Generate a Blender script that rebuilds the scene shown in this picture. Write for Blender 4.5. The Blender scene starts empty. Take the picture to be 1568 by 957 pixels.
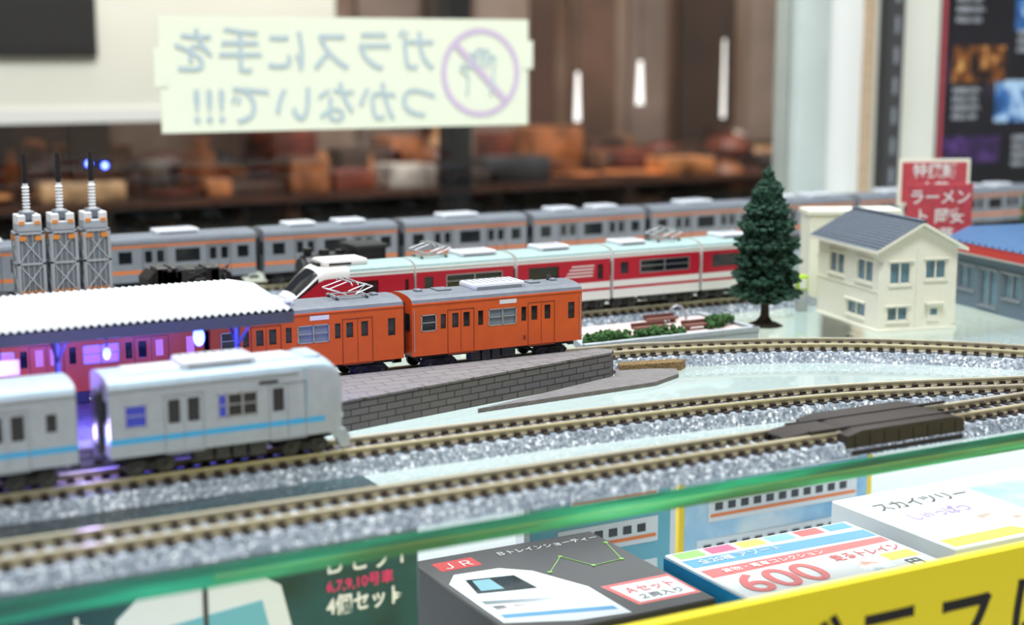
import bpy, bmesh, math, random
from mathutils import Vector, Matrix
random.seed(7)
scene = bpy.context.scene
R = random.uniform
S = 0.01   # modelled in centimetres, scaled to metres at the end

# ------------------------------------------------------------------ materials
def mat(name, col, rough=.5, metal=0., noise=0., nscale=4., bump=0., bscale=20., emis=None, estr=0., coat=0., spec=.5):
    m = bpy.data.materials.new(name); m.use_nodes = True
    nt = m.node_tree; b = nt.nodes['Principled BSDF']
    b.inputs['Base Color'].default_value = (*col, 1)
    b.inputs['Roughness'].default_value = rough
    b.inputs['Metallic'].default_value = metal
    b.inputs['Specular IOR Level'].default_value = spec
    b.inputs['Coat Weight'].default_value = coat
    if emis:
        b.inputs['Emission Color'].default_value = (*emis, 1)
        b.inputs['Emission Strength'].default_value = estr
    if noise or bump:
        tc = nt.nodes.new('ShaderNodeTexCoord')
    if noise:
        n = nt.nodes.new('ShaderNodeTexNoise'); n.inputs['Scale'].default_value = nscale; n.inputs['Detail'].default_value = 4
        nt.links.new(tc.outputs['Object'], n.inputs['Vector'])
        r = nt.nodes.new('ShaderNodeValToRGB')
        r.color_ramp.elements[0].position = .3; r.color_ramp.elements[1].position = .7
        r.color_ramp.elements[0].color = (*[max(0, c*(1-noise)) for c in col], 1)
        r.color_ramp.elements[1].color = (*[min(1, c*(1+noise)) for c in col], 1)
        nt.links.new(n.outputs['Fac'], r.inputs['Fac']); nt.links.new(r.outputs['Color'], b.inputs['Base Color'])
    if bump:
        n2 = nt.nodes.new('ShaderNodeTexNoise'); n2.inputs['Scale'].default_value = bscale
        nt.links.new(tc.outputs['Object'], n2.inputs['Vector'])
        bp = nt.nodes.new('ShaderNodeBump'); bp.inputs['Strength'].default_value = bump; bp.inputs['Distance'].default_value = .02
        nt.links.new(n2.outputs['Fac'], bp.inputs['Height']); nt.links.new(bp.outputs['Normal'], b.inputs['Normal'])
    return m

def ramp_mat(name, stops, tex='voronoi', scale=12, rough=.7, bump=.5, dist=.03, stretch=(1,1,1), metal=0, coat=0):
    m = bpy.data.materials.new(name); m.use_nodes = True
    nt = m.node_tree; b = nt.nodes['Principled BSDF']; b.inputs['Roughness'].default_value = rough
    b.inputs['Metallic'].default_value = metal; b.inputs['Coat Weight'].default_value = coat
    tc = nt.nodes.new('ShaderNodeTexCoord'); mp = nt.nodes.new('ShaderNodeMapping')
    mp.inputs['Scale'].default_value = stretch
    nt.links.new(tc.outputs['Object'], mp.inputs['Vector'])
    if tex == 'voronoi':
        t = nt.nodes.new('ShaderNodeTexVoronoi'); out = t.outputs['Color']
    else:
        t = nt.nodes.new('ShaderNodeTexNoise'); t.inputs['Detail'].default_value = 5; out = t.outputs['Fac']
    t.inputs['Scale'].default_value = scale
    nt.links.new(mp.outputs['Vector'], t.inputs['Vector'])
    r = nt.nodes.new('ShaderNodeValToRGB'); el = r.color_ramp.elements
    el[0].position, el[0].color = stops[0][0], (*stops[0][1], 1)
    el[1].position, el[1].color = stops[-1][0], (*stops[-1][1], 1)
    for p, c in stops[1:-1]:
        e = el.new(p); e.color = (*c, 1)
    nt.links.new(out, r.inputs['Fac']); nt.links.new(r.outputs['Color'], b.inputs['Base Color'])
    if bump:
        bp = nt.nodes.new('ShaderNodeBump'); bp.inputs['Strength'].default_value = bump; bp.inputs['Distance'].default_value = dist
        nt.links.new(out, bp.inputs['Height']); nt.links.new(bp.outputs['Normal'], b.inputs['Normal'])
    return m

def brick_mat(name, c1, c2, mortar, w, h, msize, axes='XZ', rough=.7, offset=.5):
    m = bpy.data.materials.new(name); m.use_nodes = True
    nt = m.node_tree; b = nt.nodes['Principled BSDF']; b.inputs['Roughness'].default_value = rough
    tc = nt.nodes.new('ShaderNodeTexCoord'); sp = nt.nodes.new('ShaderNodeSeparateXYZ'); cb = nt.nodes.new('ShaderNodeCombineXYZ')
    nt.links.new(tc.outputs['Object'], sp.inputs[0])
    nt.links.new(sp.outputs[axes[0]], cb.inputs['X']); nt.links.new(sp.outputs[axes[1]], cb.inputs['Y'])
    t = nt.nodes.new('ShaderNodeTexBrick'); t.offset = offset
    nt.links.new(cb.outputs[0], t.inputs['Vector'])
    t.inputs['Color1'].default_value = (*c1, 1); t.inputs['Color2'].default_value = (*c2, 1); t.inputs['Mortar'].default_value = (*mortar, 1)
    t.inputs['Scale'].default_value = 1; t.inputs['Brick Width'].default_value = w; t.inputs['Row Height'].default_value = h
    t.inputs['Mortar Size'].default_value = msize; t.inputs['Mortar Smooth'].default_value = .3
    nt.links.new(t.outputs['Color'], b.inputs['Base Color'])
    bp = nt.nodes.new('ShaderNodeBump'); bp.invert = True; bp.inputs['Strength'].default_value = .8; bp.inputs['Distance'].default_value = .03
    nt.links.new(t.outputs['Fac'], bp.inputs['Height']); nt.links.new(bp.outputs['Normal'], b.inputs['Normal'])
    return m

def thin_glass(name, tint=(.9,.97,.94), f0=.05, rough=.02, k=.9):
    # Schlick reflectance from the facing angle (same for both sides of the pane)
    m = bpy.data.materials.new(name); m.use_nodes = True
    nt = m.node_tree; nt.nodes.remove(nt.nodes['Principled BSDF'])
    out = nt.nodes['Material Output']
    tr = nt.nodes.new('ShaderNodeBsdfTransparent'); tr.inputs['Color'].default_value = (*tint, 1)
    gl = nt.nodes.new('ShaderNodeBsdfGlossy'); gl.inputs['Roughness'].default_value = rough
    lw = nt.nodes.new('ShaderNodeLayerWeight'); lw.inputs['Blend'].default_value = .5
    pw = nt.nodes.new('ShaderNodeMath'); pw.operation = 'POWER'; pw.inputs[1].default_value = 5
    ml = nt.nodes.new('ShaderNodeMath'); ml.operation = 'MULTIPLY_ADD'; ml.inputs[1].default_value = k; ml.inputs[2].default_value = f0
    mx = nt.nodes.new('ShaderNodeMixShader')
    nt.links.new(lw.outputs['Facing'], pw.inputs[0]); nt.links.new(pw.outputs[0], ml.inputs[0]); nt.links.new(ml.outputs[0], mx.inputs[0])
    nt.links.new(tr.outputs[0], mx.inputs[1]); nt.links.new(gl.outputs[0], mx.inputs[2])
    nt.links.new(mx.outputs[0], out.inputs['Surface'])
    return m

M = {}
M['orange'] = mat('orange_paint', (.66,.10,.017), .38, noise=.06, nscale=2)
M['orange_dk'] = mat('orange_dark_line', (.24,.035,.01), .5)  # darker orange for door outlines and small side marks
M['roofgrey'] = mat('roof_grey', (.14,.16,.19), .55, noise=.1)
M['roofpale'] = mat('roof_pale_blue', (.38,.50,.59), .4, noise=.08)
M['roofgreen'] = mat('roof_pale_green', (.29,.41,.40), .5, noise=.08)
M['acwhite'] = mat('aircon_white', (.66,.70,.76), .3)
M['silver'] = mat('stainless', (.31,.33,.37), .35, metal=.3, noise=.06)
M['palesil'] = mat('pale_silver', (.43,.47,.53), .3, metal=.2, noise=.05)
M['bluestripe'] = mat('light_blue_stripe', (.05,.40,.75), .4)
M['ostripe'] = mat('orange_stripe', (.75,.20,.05), .4)
M['red'] = mat('crimson_paint', (.46,.008,.028), .35)
M['white'] = mat('white_paint', (.78,.78,.76), .35)
M['pane'] = mat('dark_window', (.014,.017,.022), .08, coat=.5)
M['pane_grey'] = mat('grey_window', (.20,.24,.28), .1, coat=.5)
M['pane_pink'] = mat('pink_lit_window', (.4,.2,.35), .2, emis=(.9,.35,.85), estr=.38)
M['pane_blue'] = mat('blue_lit_window', (.02,.03,.15), .1, emis=(.05,.08,.9), estr=.32, coat=.5)
M['dark'] = mat('underframe_dark', (.016,.016,.018), .6)
M['dgrey'] = mat('dark_grey_plastic', (.048,.048,.052), .5)
M['metal'] = mat('metal_frame', (.55,.56,.58), .3, metal=.7)
M['black'] = mat('black_plastic', (.006,.006,.008), .35)
M['matblack'] = mat('matt_black', (.008,.008,.010), .7, spec=.2)
M['ballast'] = ramp_mat('ballast_gravel', [(.0,(.07,.09,.12)),(.4,(.19,.23,.28)),(.75,(.38,.43,.50)),(.9,(.90,.94,.98))], 'voronoi', 13, .5, .9, .05)
M['tie'] = mat('sleeper_brown', (.024,.016,.012), .55)
M['rail'] = mat('rail_nickel', (.74,.68,.50), .28, metal=.4)
M['railside'] = mat('rail_side', (.50,.43,.27), .4, metal=.2)
M['cream'] = mat('cream_plastic', (.86,.85,.72), .5, noise=.02)
M['cream2'] = mat('cream_wall', (.74,.73,.65), .6, noise=.03, nscale=.1)

# ------------------------------------------------------------------ mesh builder
class MB:
    def __init__(s): s.v=[]; s.f=[]; s.mi=[]; s.ms=[]
    def m(s, mt):
        if isinstance(mt, str): mt = M[mt]
        if mt not in s.ms: s.ms.append(mt)
        return s.ms.index(mt)
    def poly(s, pts, mt):
        n=len(s.v); s.v += [tuple(p) for p in pts]; s.f.append(list(range(n,n+len(pts)))); s.mi.append(s.m(mt))
    def mesh(s, vs, fs, mt):
        n=len(s.v); s.v += [tuple(p) for p in vs]; k=s.m(mt)
        for f in fs: s.f.append([i+n for i in f]); s.mi.append(k)
    def box(s,x0,x1,y0,y1,z0,z1,mt):
        s.mesh([(x,y,z) for x in (x0,x1) for y in (y0,y1) for z in (z0,z1)],
               [(0,1,3,2),(4,6,7,5),(0,4,5,1),(2,3,7,6),(0,2,6,4),(1,5,7,3)], mt)
    def rbox(s,x0,x1,y0,y1,z0,z1,r,mt,seg=2):
        bm=bmesh.new(); bmesh.ops.create_cube(bm,size=1)
        for v in bm.verts:
            v.co=Vector(((x0+x1)/2+v.co.x*(x1-x0),(y0+y1)/2+v.co.y*(y1-y0),(z0+z1)/2+v.co.z*(z1-z0)))
        bmesh.ops.bevel(bm,geom=list(bm.edges),offset=r,segments=seg,affect='EDGES',profile=.5)
        bm.verts.index_update()
        s.mesh([v.co[:] for v in bm.verts],[[v.index for v in f.verts] for f in bm.faces],mt); bm.free()
    def cyl(s,p0,p1,r0,mt,r1=None,n=10):
        r1=r0 if r1 is None else r1
        p0=Vector(p0);p1=Vector(p1);d=(p1-p0).normalized()
        a=d.orthogonal().normalized(); b=d.cross(a)
        vs=[];fs=[]
        for p,r in ((p0,r0),(p1,r1)):
            for i in range(n):
                t=2*math.pi*i/n; vs.append(p+a*math.cos(t)*r+b*math.sin(t)*r)
        for i in range(n): fs.append((i,(i+1)%n,n+(i+1)%n,n+i))
        fs.append(list(range(n))[::-1]); fs.append(list(range(n,2*n)))
        s.mesh(vs,fs,mt)
    def prism(s,prof,axis,t0,t1,mt):
        def P(a,b,t):
            return {'X':(t,a,b),'Y':(a,t,b),'Z':(a,b,t)}[axis]
        n=len(prof); vs=[P(a,b,t0) for a,b in prof]+[P(a,b,t1) for a,b in prof]
        fs=[(i,(i+1)%n,n+(i+1)%n,n+i) for i in range(n)]+[list(range(n))[::-1],list(range(n,2*n))]
        s.mesh(vs,fs,mt)
    def sphere(s,c,r,mt,sz=1.):
        bm=bmesh.new(); bmesh.ops.create_uvsphere(bm,u_segments=12,v_segments=8,radius=r)
        s.mesh([(v.co.x+c[0],v.co.y+c[1],v.co.z*sz+c[2]) for v in bm.verts],[[v.index for v in f.verts] for f in bm.faces],mt); bm.free()
    def build(s,name,loc=(0,0,0),rz=0,parent=None,smooth=True,rot=None,recalc=True):
        me=bpy.data.meshes.new(name); me.from_pydata(s.v,[],s.f)
        for mt in s.ms: me.materials.append(mt)
        me.polygons.foreach_set('material_index',s.mi)
        if recalc:
            bm=bmesh.new(); bm.from_mesh(me); bmesh.ops.remove_doubles(bm,verts=bm.verts,dist=.0004)
            bmesh.ops.recalc_face_normals(bm,faces=bm.faces); bm.to_mesh(me); bm.free()
        if smooth:
            me.polygons.foreach_set('use_smooth',[True]*len(me.polygons)); me.set_sharp_from_angle(angle=math.radians(32))
        o=bpy.data.objects.new(name,me); scene.collection.objects.link(o)
        o.location=loc; o.rotation_euler=rot or (0,0,rz)
        if parent: o.parent=parent
        return o

def text(parent,name,body,size,loc,rot,mt,mirror=False,off=0.0,ext=.003,align='LEFT',sx=1.):
    c=bpy.data.curves.new(name,'FONT'); c.body=body; c.size=size; c.extrude=ext; c.offset=off; c.align_x=align
    c.materials.append(M[mt] if isinstance(mt,str) else mt)
    o=bpy.data.objects.new(name,c); scene.collection.objects.link(o)
    o.location=loc; o.rotation_euler=rot; o.scale=((-1 if mirror else 1)*sx,1,1); o.parent=parent
    return o

# ------------------------------------------------------------------ train cars
def wall(mb,xa,xb,levels,matf,y,s,ops,dp=.05,pane='pane'):
    xs={xa,xb}; zs=set(levels)
    for o in ops: xs|={o[0],o[1]}; zs|={o[2],o[3]}
    xs=sorted(xs); zs=sorted(zs)
    for i in range(len(xs)-1):
        for j in range(len(zs)-1):
            cx=(xs[i]+xs[i+1])/2; cz=(zs[j]+zs[j+1])/2
            if any(o[0]<cx<o[1] and o[2]<cz<o[3] for o in ops): continue
            mb.poly([(xs[i],y,zs[j]),(xs[i+1],y,zs[j]),(xs[i+1],y,zs[j+1]),(xs[i],y,zs[j+1])],matf(cz))
    for o in ops:
        a,b,c,d=o[:4]; kind=o[4] if len(o)>4 else 'n'
        yi=y-s*dp
        fm=matf((c+d)/2) if kind!='f' else 'metal'
        for q in ([(a,y,c),(b,y,c),(b,yi,c),(a,yi,c)],[(a,y,d),(b,y,d),(b,yi,d),(a,yi,d)],
                  [(a,y,c),(a,y,d),(a,yi,d),(a,yi,c)],[(b,y,c),(b,y,d),(b,yi,d),(b,yi,c)]): mb.poly(q,fm)
        mb.poly([(a,yi,c),(b,yi,c),(b,yi,d),(a,yi,d)], o[5] if len(o)>5 else pane)
        if kind=='f':
            t=.03; y0,y1=sorted((y-s*.03,y+s*.012))
            mb.box(a,b,y0,y1,c,c+t,'metal'); mb.box(a,b,y0,y1,d-t,d,'metal')
            mb.box(a,a+t,y0,y1,c,d,'metal'); mb.box(b-t,b,y0,y1,c,d,'metal')
            zm=c+(d-c)*.52; mb.box(a,b,y0,y1,zm-.012,zm+.012,'metal')
            if b-a>.7:
                xm=(a+b)/2; mb.box(xm-.02,xm+.02,y0,y1,c,d,'metal')

def ringpts(x,hw,zb,k,levels,zg,rh,n=8,lift=0.):
    pts=[]
    f=lambda z: zb+lift+(z-zb)*k
    for z in levels: pts.append((x,-hw,f(z)))
    for i in range(1,n):
        t=math.pi*i/n; pts.append((x,-hw*math.cos(t),f(zg+rh*math.sin(t)**.75)))
    for z in reversed(levels): pts.append((x,hw,f(z)))
    return pts

def car(name,x0,yc,L,st,z0=.58,noseR=None,noseL=None,panto=None,ac=None,extra=None):
    W=st.get('W',1.85); hw=W/2; zb=st.get('zb',.6); zg=2.3; rh=.25
    lv=st['levels']; mf=st['mf']; mb=MB()
    xa=noseL[0] if noseL else 0.; xb=L-noseR[0] if noseR else L
    ops=[]
    for o in st['ops']:
        a=xa+(xb-xa)*o[0] if noseL else L*o[0]; b=xa+(xb-xa)*o[1] if noseL else L*o[1]
        if b<xb-.02 and a>xa+.02: ops.append((a,b,*o[2:]))
    for s in (-1,1): wall(mb,xa,xb,lv,mf,s*hw,s,ops,pane=st.get('pane','pane'))
    for a,b in st.get('doors',[]):
        for s in (-1,1):
            y0,y1=sorted((s*hw,s*(hw+.012)))
            for xx in (a*L,b*L,(a+b)/2*L): 
                t=.012 if xx!=(a+b)/2*L else .006
                mb.box(xx-t,xx+t,y0,y1,zb+.02,2.02,st.get('line','dgrey'))
            mb.box(a*L,b*L,y0,y1,2.0,2.025,st.get('line','dgrey'))
            y0,y1=sorted((s*hw,s*(hw+.03))); mb.box(a*L,b*L,y0,y1,zb-.04,zb+.02,st.get('line','dgrey'))
    for s in (-1,1):
        y0,y1=sorted((s*(hw-.01),s*(hw+.03))); mb.box(xa,xb,y0,y1,zg-.05,zg-.01,st.get('gutter',mf(2.28)))
        y0,y1=sorted((s*(hw-.01),s*(hw+.012))); mb.box(xa,xb,y0,y1,zb,zb+.05,mf(zb+.01))
        if st.get('plate'):
            y0,y1=sorted((s*hw,s*(hw+.01))); mb.box(L*.5,L*.6,y0,y1,2.06,2.2,'white')
    n=10; prof=[(-hw*math.cos(math.pi*i/n),zg+rh*math.sin(math.pi*i/n)**.75) for i in range(n+1)]
    for i in range(n):
        (a,b),(c,d)=prof[i],prof[i+1]
        mb.poly([(xa,a,b),(xb,a,b),(xb,c,d),(xa,c,d)],st['roof'])
    for X,has in ((xa,noseL),(xb,noseR)):
        if has: continue
        s=-1 if X==xa else 1
        for j in range(len(lv)-1):
            mb.poly([(X,-hw,lv[j]),(X,hw,lv[j]),(X,hw,lv[j+1]),(X,-hw,lv[j+1])],st.get('end',mf((lv[j]+lv[j+1])/2)))
        mb.poly([(X,a,b) for a,b in prof],st.get('end',mf(2.28)))
        def eb(y0,y1,z0_,z1_,t,m_):
            a,b=sorted((X,X+s*t)); mb.box(a,b,y0,y1,z0_,z1_,m_)
        eb(-.28,.28,zb,2.1,.14,'dgrey'); eb(-.2,.2,zb+.1,2.0,.16,'black')
        eb(-.75,-.4,1.4,1.95,.012,'pane'); eb(.4,.75,1.4,1.95,.012,'pane')
        eb(-.36,-.32,zb+.1,2.3,.04,'dgrey')
        eb(-.06,.06,.28,.4,.2,'black')
    for side,nz in ((1,noseR),(-1,noseL)):
        if not nz: continue
        secs=nz[1]; base=xb if side>0 else xa
        rings=[ringpts(base,hw,zb,1,lv,zg,rh,n)]
        for (dx,w,k,lift) in secs: rings.append(ringpts(base+side*dx,hw*w,zb,k,lv,zg,rh,n,lift))
        nl=len(lv); npt=len(rings[0])
        for i in range(len(rings)-1):
            for j in range(npt-1):
                if j<nl-1: z=(lv[j]+lv[j+1])/2
                elif j>=npt-nl: 
                    jj=npt-2-j; z=(lv[jj]+lv[jj+1])/2
                else: z=9
                m_=nz[2](i,j,z,npt,nl)
                mb.poly([rings[i][j],rings[i][j+1],rings[i+1][j+1],rings[i+1][j]],m_)
            mb.poly([rings[i][0],rings[i][-1],rings[i+1][-1],rings[i+1][0]],'dark')
        mb.poly(rings[-1],nz[3])
    mb.poly([(xa,-hw,zb),(xb,-hw,zb),(xb,hw,zb),(xa,hw,zb)],'dark')
    mb.box(.25,L-.25,-.6,.6,.45,zb,'dark')
    rr=random.Random(name+str(x0))
    xx=L*.34
    while xx<L*.64:
        w=rr.uniform(.2,.5)
        if xx+w>L*.66: break
        for s in (-1,1):
            y0,y1=sorted((s*.45,s*.82)); mb.rbox(xx,xx+w,y0,y1,.2+rr.uniform(0,.1),zb,.02,'dgrey',1)
        xx+=w+.07
    for bx in (L*.17,L*.83):
        for s in (-1,1):
            y0,y1=sorted((s*.60,s*.72))
            mb.prism([(bx-.62,.3),(bx-.5,.16),(bx-.3,.16),(bx-.15,.24),(bx+.15,.24),(bx+.3,.16),(bx+.5,.16),(bx+.62,.3),(bx+.5,.42),(bx-.5,.42)],'Y',y0,y1,'dgrey')
            mb.rbox(bx-.15,bx+.15,min(y0,s*.78),max(y1,s*.78),.18,.4,.03,'dark',1)
            for wx in (-.38,.38):
                mb.cyl((bx+wx,s*.47,.24),(bx+wx,s*.58,.24),.24,'dgrey',n=16)
                mb.cyl((bx+wx,s*.72,.25),(bx+wx,s*.80,.25),.08,'dgrey',n=8)
        for wx in (-.38,.38): mb.cyl((bx+wx,-.5,.24),(bx+wx,.5,.24),.06,'dark',n=6)
        mb.box(bx-.3,bx+.3,-.5,.5,.3,zb,'dark')
    zt=zg+rh
    for (a,b) in (ac or []):
        mb.rbox(a,b,-.55,.55,zt-.1,zt+.16,.09,'acwhite',2)
        k=int((b-a)/.22)
        for i in range(k):
            px=a+.14+i*.22; 
            if px+.08<b-.08: mb.box(px,px+.05,-.42,.42,zt+.155,zt+.175,'silver')
        for s in (-1,1):
            y0,y1=sorted((s*.5,s*.565)); mb.box(a+.15,b-.15,y0,y1,zt-.02,zt+.06,'silver')
    for vx in st.get('vents',[]):
        mb.rbox(vx*L-.12,vx*L+.12,-.14,.14,zt-.05,zt+.07,.03,st['roof'],1)
    if panto is not None:
        p=panto; q='metal'
        mb.box(p-.6,p+.6,-.34,-.28,zt+.06,zt+.1,q); mb.box(p-.6,p+.6,.28,.34,zt+.06,zt+.1,q)
        for dx in (-.5,.5):
            mb.box(p+dx-.03,p+dx+.03,-.45,.45,zt+.05,zt+.1,q)
            for s in (-1,1): mb.cyl((p+dx,s*.36,zt-.1),(p+dx,s*.36,zt+.08),.05,'dgrey',n=8)
        for s in (-1,1):
            for dx in (-1,1):
                mb.cyl((p+dx*.15,s*.3,zt+.12),(p+dx*.75,s*.26,zt+.32),.022,q,n=6)
                mb.cyl((p+dx*.75,s*.26,zt+.32),(p+dx*.06,s*.22,zt+.52),.018,q,n=6)
        for dx in (-1,1):
            mb.cyl((p+dx*.75,-.26,zt+.32),(p+dx*.75,.26,zt+.32),.018,q,n=6)
            mb.cyl((p+dx*.15,-.3,zt+.12),(p+dx*.75,.26,zt+.32),.012,q,n=6)
            mb.box(p+dx*.1-.025,p+dx*.1+.025,-.5,.5,zt+.52,zt+.555,q)
            for s in (-1,1): mb.cyl((p+dx*.1,s*.5,zt+.54),(p+dx*.1,s*.66,zt+.45),.022,q,n=6)
    if extra: extra(mb,L,hw,zt)
    return mb.build(name,(x0,yc,z0))

st_or=dict(levels=[.6,1.2,2.3],mf=lambda z:'orange',roof='roofgrey',line='orange_dk',end='orange',doors=[(.20,.35),(.67,.83)],plate=True,
    ops=[(.05,.135,1.38,1.92,'f'),(.16,.19,1.42,1.9),(.225,.262,1.42,1.9),(.29,.327,1.42,1.9),(.375,.405,1.42,1.9),(.435,.60,1.36,1.92,'f','pane_grey'),
         (.63,.66,1.42,1.9),(.69,.727,1.42,1.9),(.77,.807,1.42,1.9),(.915,.955,1.36,1.92)],vents=[.1,.9])
st_orl=dict(st_or); st_orl['ops']=[(*o[:4],*( (o[4],'pane_pink') if len(o)>4 else ('n','pane_pink' if .3>o[0]>.2 or o[0]>.7 else 'pane'))) for o in st_or['ops']]
def mf_bl(z): return 'bluestripe' if .92<z<1.06 else ('palesil')
st_bl=dict(levels=[.6,.92,1.06,2.3],mf=mf_bl,roof='roofpale',line='silver',doors=[(.22,.38),(.66,.82)],
    ops=[(.06,.15,1.3,1.86,'f','pane_blue'),(.235,.285,1.3,1.9),(.315,.365,1.3,1.9),(.44,.48,1.3,1.9,'f','pane_blue'),(.48,.61,1.3,1.9,'f'),(.675,.725,1.3,1.9),(.755,.805,1.3,1.9),(.885,.925,1.42,1.86)],vents=[])
def mf_si(z): return 'ostripe' if (2.05<z<2.15 or .95<z<1.1) else 'silver'
st_si=dict(levels=[.6,.95,1.1,2.05,2.15,2.3],mf=mf_si,roof='roofgrey',line='dgrey',doors=[(.22,.38),(.66,.82)],end='silver',
    ops=[(.06,.15,1.38,1.9),(.235,.285,1.38,1.9),(.315,.365,1.38,1.9),(.44,.61,1.34,1.92),(.675,.725,1.38,1.9),(.755,.805,1.38,1.9),(.87,.95,1.38,1.9)],vents=[])
def mf_hi(z):
    if .85<z<.96 or 1.2<z<2.12: return 'red'
    return 'white'
st_hi=dict(levels=[.5,.85,.96,1.2,2.12,2.3],zb=.5,mf=mf_hi,roof='roofgreen',line='white',end='white',
    ops=[(.08,.17,1.45,1.92),(.30,.88,1.42,1.95,'f')],vents=[])
st_hi2=dict(st_hi); st_hi2['ops']=[(.12,.44,1.42,1.95),(.86,.92,1.3,1.9)]

def extra_or(mb,L,hw,zt):
    mb.cyl((L-.7,.1,zt-.05),(L-.7,.1,zt+.16),.10,'dgrey',.07,n=10)
    mb.cyl((L-.7,.1,zt+.1),(L-.7,.1,zt+.28),.02,'dgrey',n=6)
    for k in (-.6,.6): mb.box(.3,L-.3,k-.015,k+.015,zt-.10,zt-.05,'dgrey')
    mb.box(1.2,1.7,-.3,.3,zt-.05,zt+.03,'roofgrey'); mb.box(4.6,5.0,-.3,.3,zt-.05,zt+.03,'roofgrey')
    mb.box(4.0,4.1,-hw-.01,-hw,.8,.95,'orange_dk'); 
    for s in (-1,1):
        mb.cyl((.06,s*(hw+.03),.75),(.06,s*(hw+.03),2.1),.014,'metal',n=6); mb.cyl((L-.08,s*(hw+.03),.75),(L-.08,s*(hw+.03),2.1),.014,'metal',n=6)
for i,x0 in enumerate([19.4,12.85,6.4,-.05]):
    car('orange_commuter_train_car',x0,43.6,6.25,st_or if i<2 else st_orl,
        ac=[(2.35,4.3)] if i!=1 else [(1.3,2.8)], panto=(4.75 if i==1 else None),extra=extra_or if i==0 else None)
def nose_bl(i,j,z,npt,nl):
    if z==9: return 'roofpale' if i<3 else 'palesil'
    return 'bluestripe' if (.92<z<1.06 and i<2) else ('palesil')
nsec=[(.35,1.,1.,0),(.7,.985,.985,0),(.95,.95,.94,0),(1.12,.89,.86,0.0),(1.22,.8,.74,.02),(1.27,.66,.6,.05)]
def extra_bl(mb,L,hw,zt):
    for s in (-1,1):
        y0,y1=sorted((s*(hw-.3),s*(hw-.06)))
        mb.prism([(L-.55,.64),(L+.0,.64),(L+.12,.45),(L+.1,.16),(L-.12,.14),(L-.25,.42)],'Y',y0,y1,'palesil')
    mb.rbox(L-.2,L-.02,-.58,.58,1.25,1.9,.05,'pane',2)
    mb.rbox(L-.12,L+.05,-.60,-.38,.86,1.02,.03,'white',1); mb.rbox(L-.12,L+.05,.38,.60,.86,1.02,.03,'white',1)
    mb.rbox(L-1.12,L-1.02,-hw-.012,hw+.012,1.2,2.36,.005,'roofpale',1)
    mb.rbox(L-.95,L-.5,-.5,.5,zt-.06,zt+.02,.03,'roofpale',1)
    mb.box(3.7,4.2,-.932,-.926,2.02,2.12,'dgrey')
    mb.box(.6,L-1.2,-.45,.45,zt-.03,zt+.01,'acwhite')
car('blue_stripe_train_car',8.0,35.85,6.0,st_bl,noseR=(1.27,nsec,nose_bl,'palesil'),ac=[(1.9,3.8)],extra=extra_bl)
car('blue_stripe_train_car',1.15,35.85,6.1,st_bl,ac=[(2.8,4.4)],panto=1.5)
car('blue_stripe_train_car',-5.6,35.85,6.1,st_bl,ac=[(1.9,3.8)])

def nose_hi(i,j,z,npt,nl):
    mid=abs(j+.5-(npt-1)/2)
    if z==9: return 'pane' if (3<=i<=4 and mid<4.5) else 'white'
    if z>2.1: return 'white' if i<3 else ('pane' if i<=4 else 'white')
    return mf_hi(z)
hsec=[(.5,1.,1.,0),(.95,.99,.99,0),(1.2,.97,.93,0),(1.6,.93,.74,0),(2.0,.84,.55,0),(2.3,.7,.42,0),(2.42,.5,.32,0.02)]
def extra_hn(mb,L,hw,zt):
    mb.rbox(1.5,3.3,-.6,.6,zt-.1,zt+.2,.12,'white',2)
    mb.rbox(1.42,1.75,-.40,.40,zt-.08,zt+.1,.06,'pane',2)
    mb.box(1.75,2.6,-.62,-.59,zt+.0,zt+.08,'pane')
    for s in (-1,1): mb.cyl((.12,s*.3,.86),(.0,s*.3,.84),.09,'acwhite',n=12)
car('red_white_express_train_car',17.9,51,4.95,st_hi2,noseL=(2.42,hsec,nose_hi,'white'),ac=[],extra=extra_hn)
def stripes(mb,L,hw,zt):
    for k in range(4):
        z=1.45+k*.13
        mb.poly([(L*.50+k*.1,-hw-.006,z),(L*.80+k*.02,-hw-.006,z),(L*.80+k*.02+.05,-hw-.006,z+.05),(L*.50+k*.1+.05,-hw-.006,z+.05)],'white')
car('red_white_express_train_car',22.95,51,4.1,st_hi,ac=[(2.0,3.6)],panto=1.0)
car('red_white_express_train_car',27.2,51,4.2,st_hi2,ac=[(1.2,2.6)],extra=stripes)
car('red_white_express_train_car',31.55,51,4.15,st_hi,ac=[(.5,1.8)],panto=3.0)
car('red_white_express_train_car',35.85,51,4.1,st_hi2,ac=[(1.2,2.6)])
x=-5.6
for i in range(12):
    car('silver_commuter_train_car',x,63.5,6.35,st_si,ac=[(2.1,4.0)] if i%2 else [(1.2,2.6),(3.6,5.)])
    x+=6.75

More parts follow.
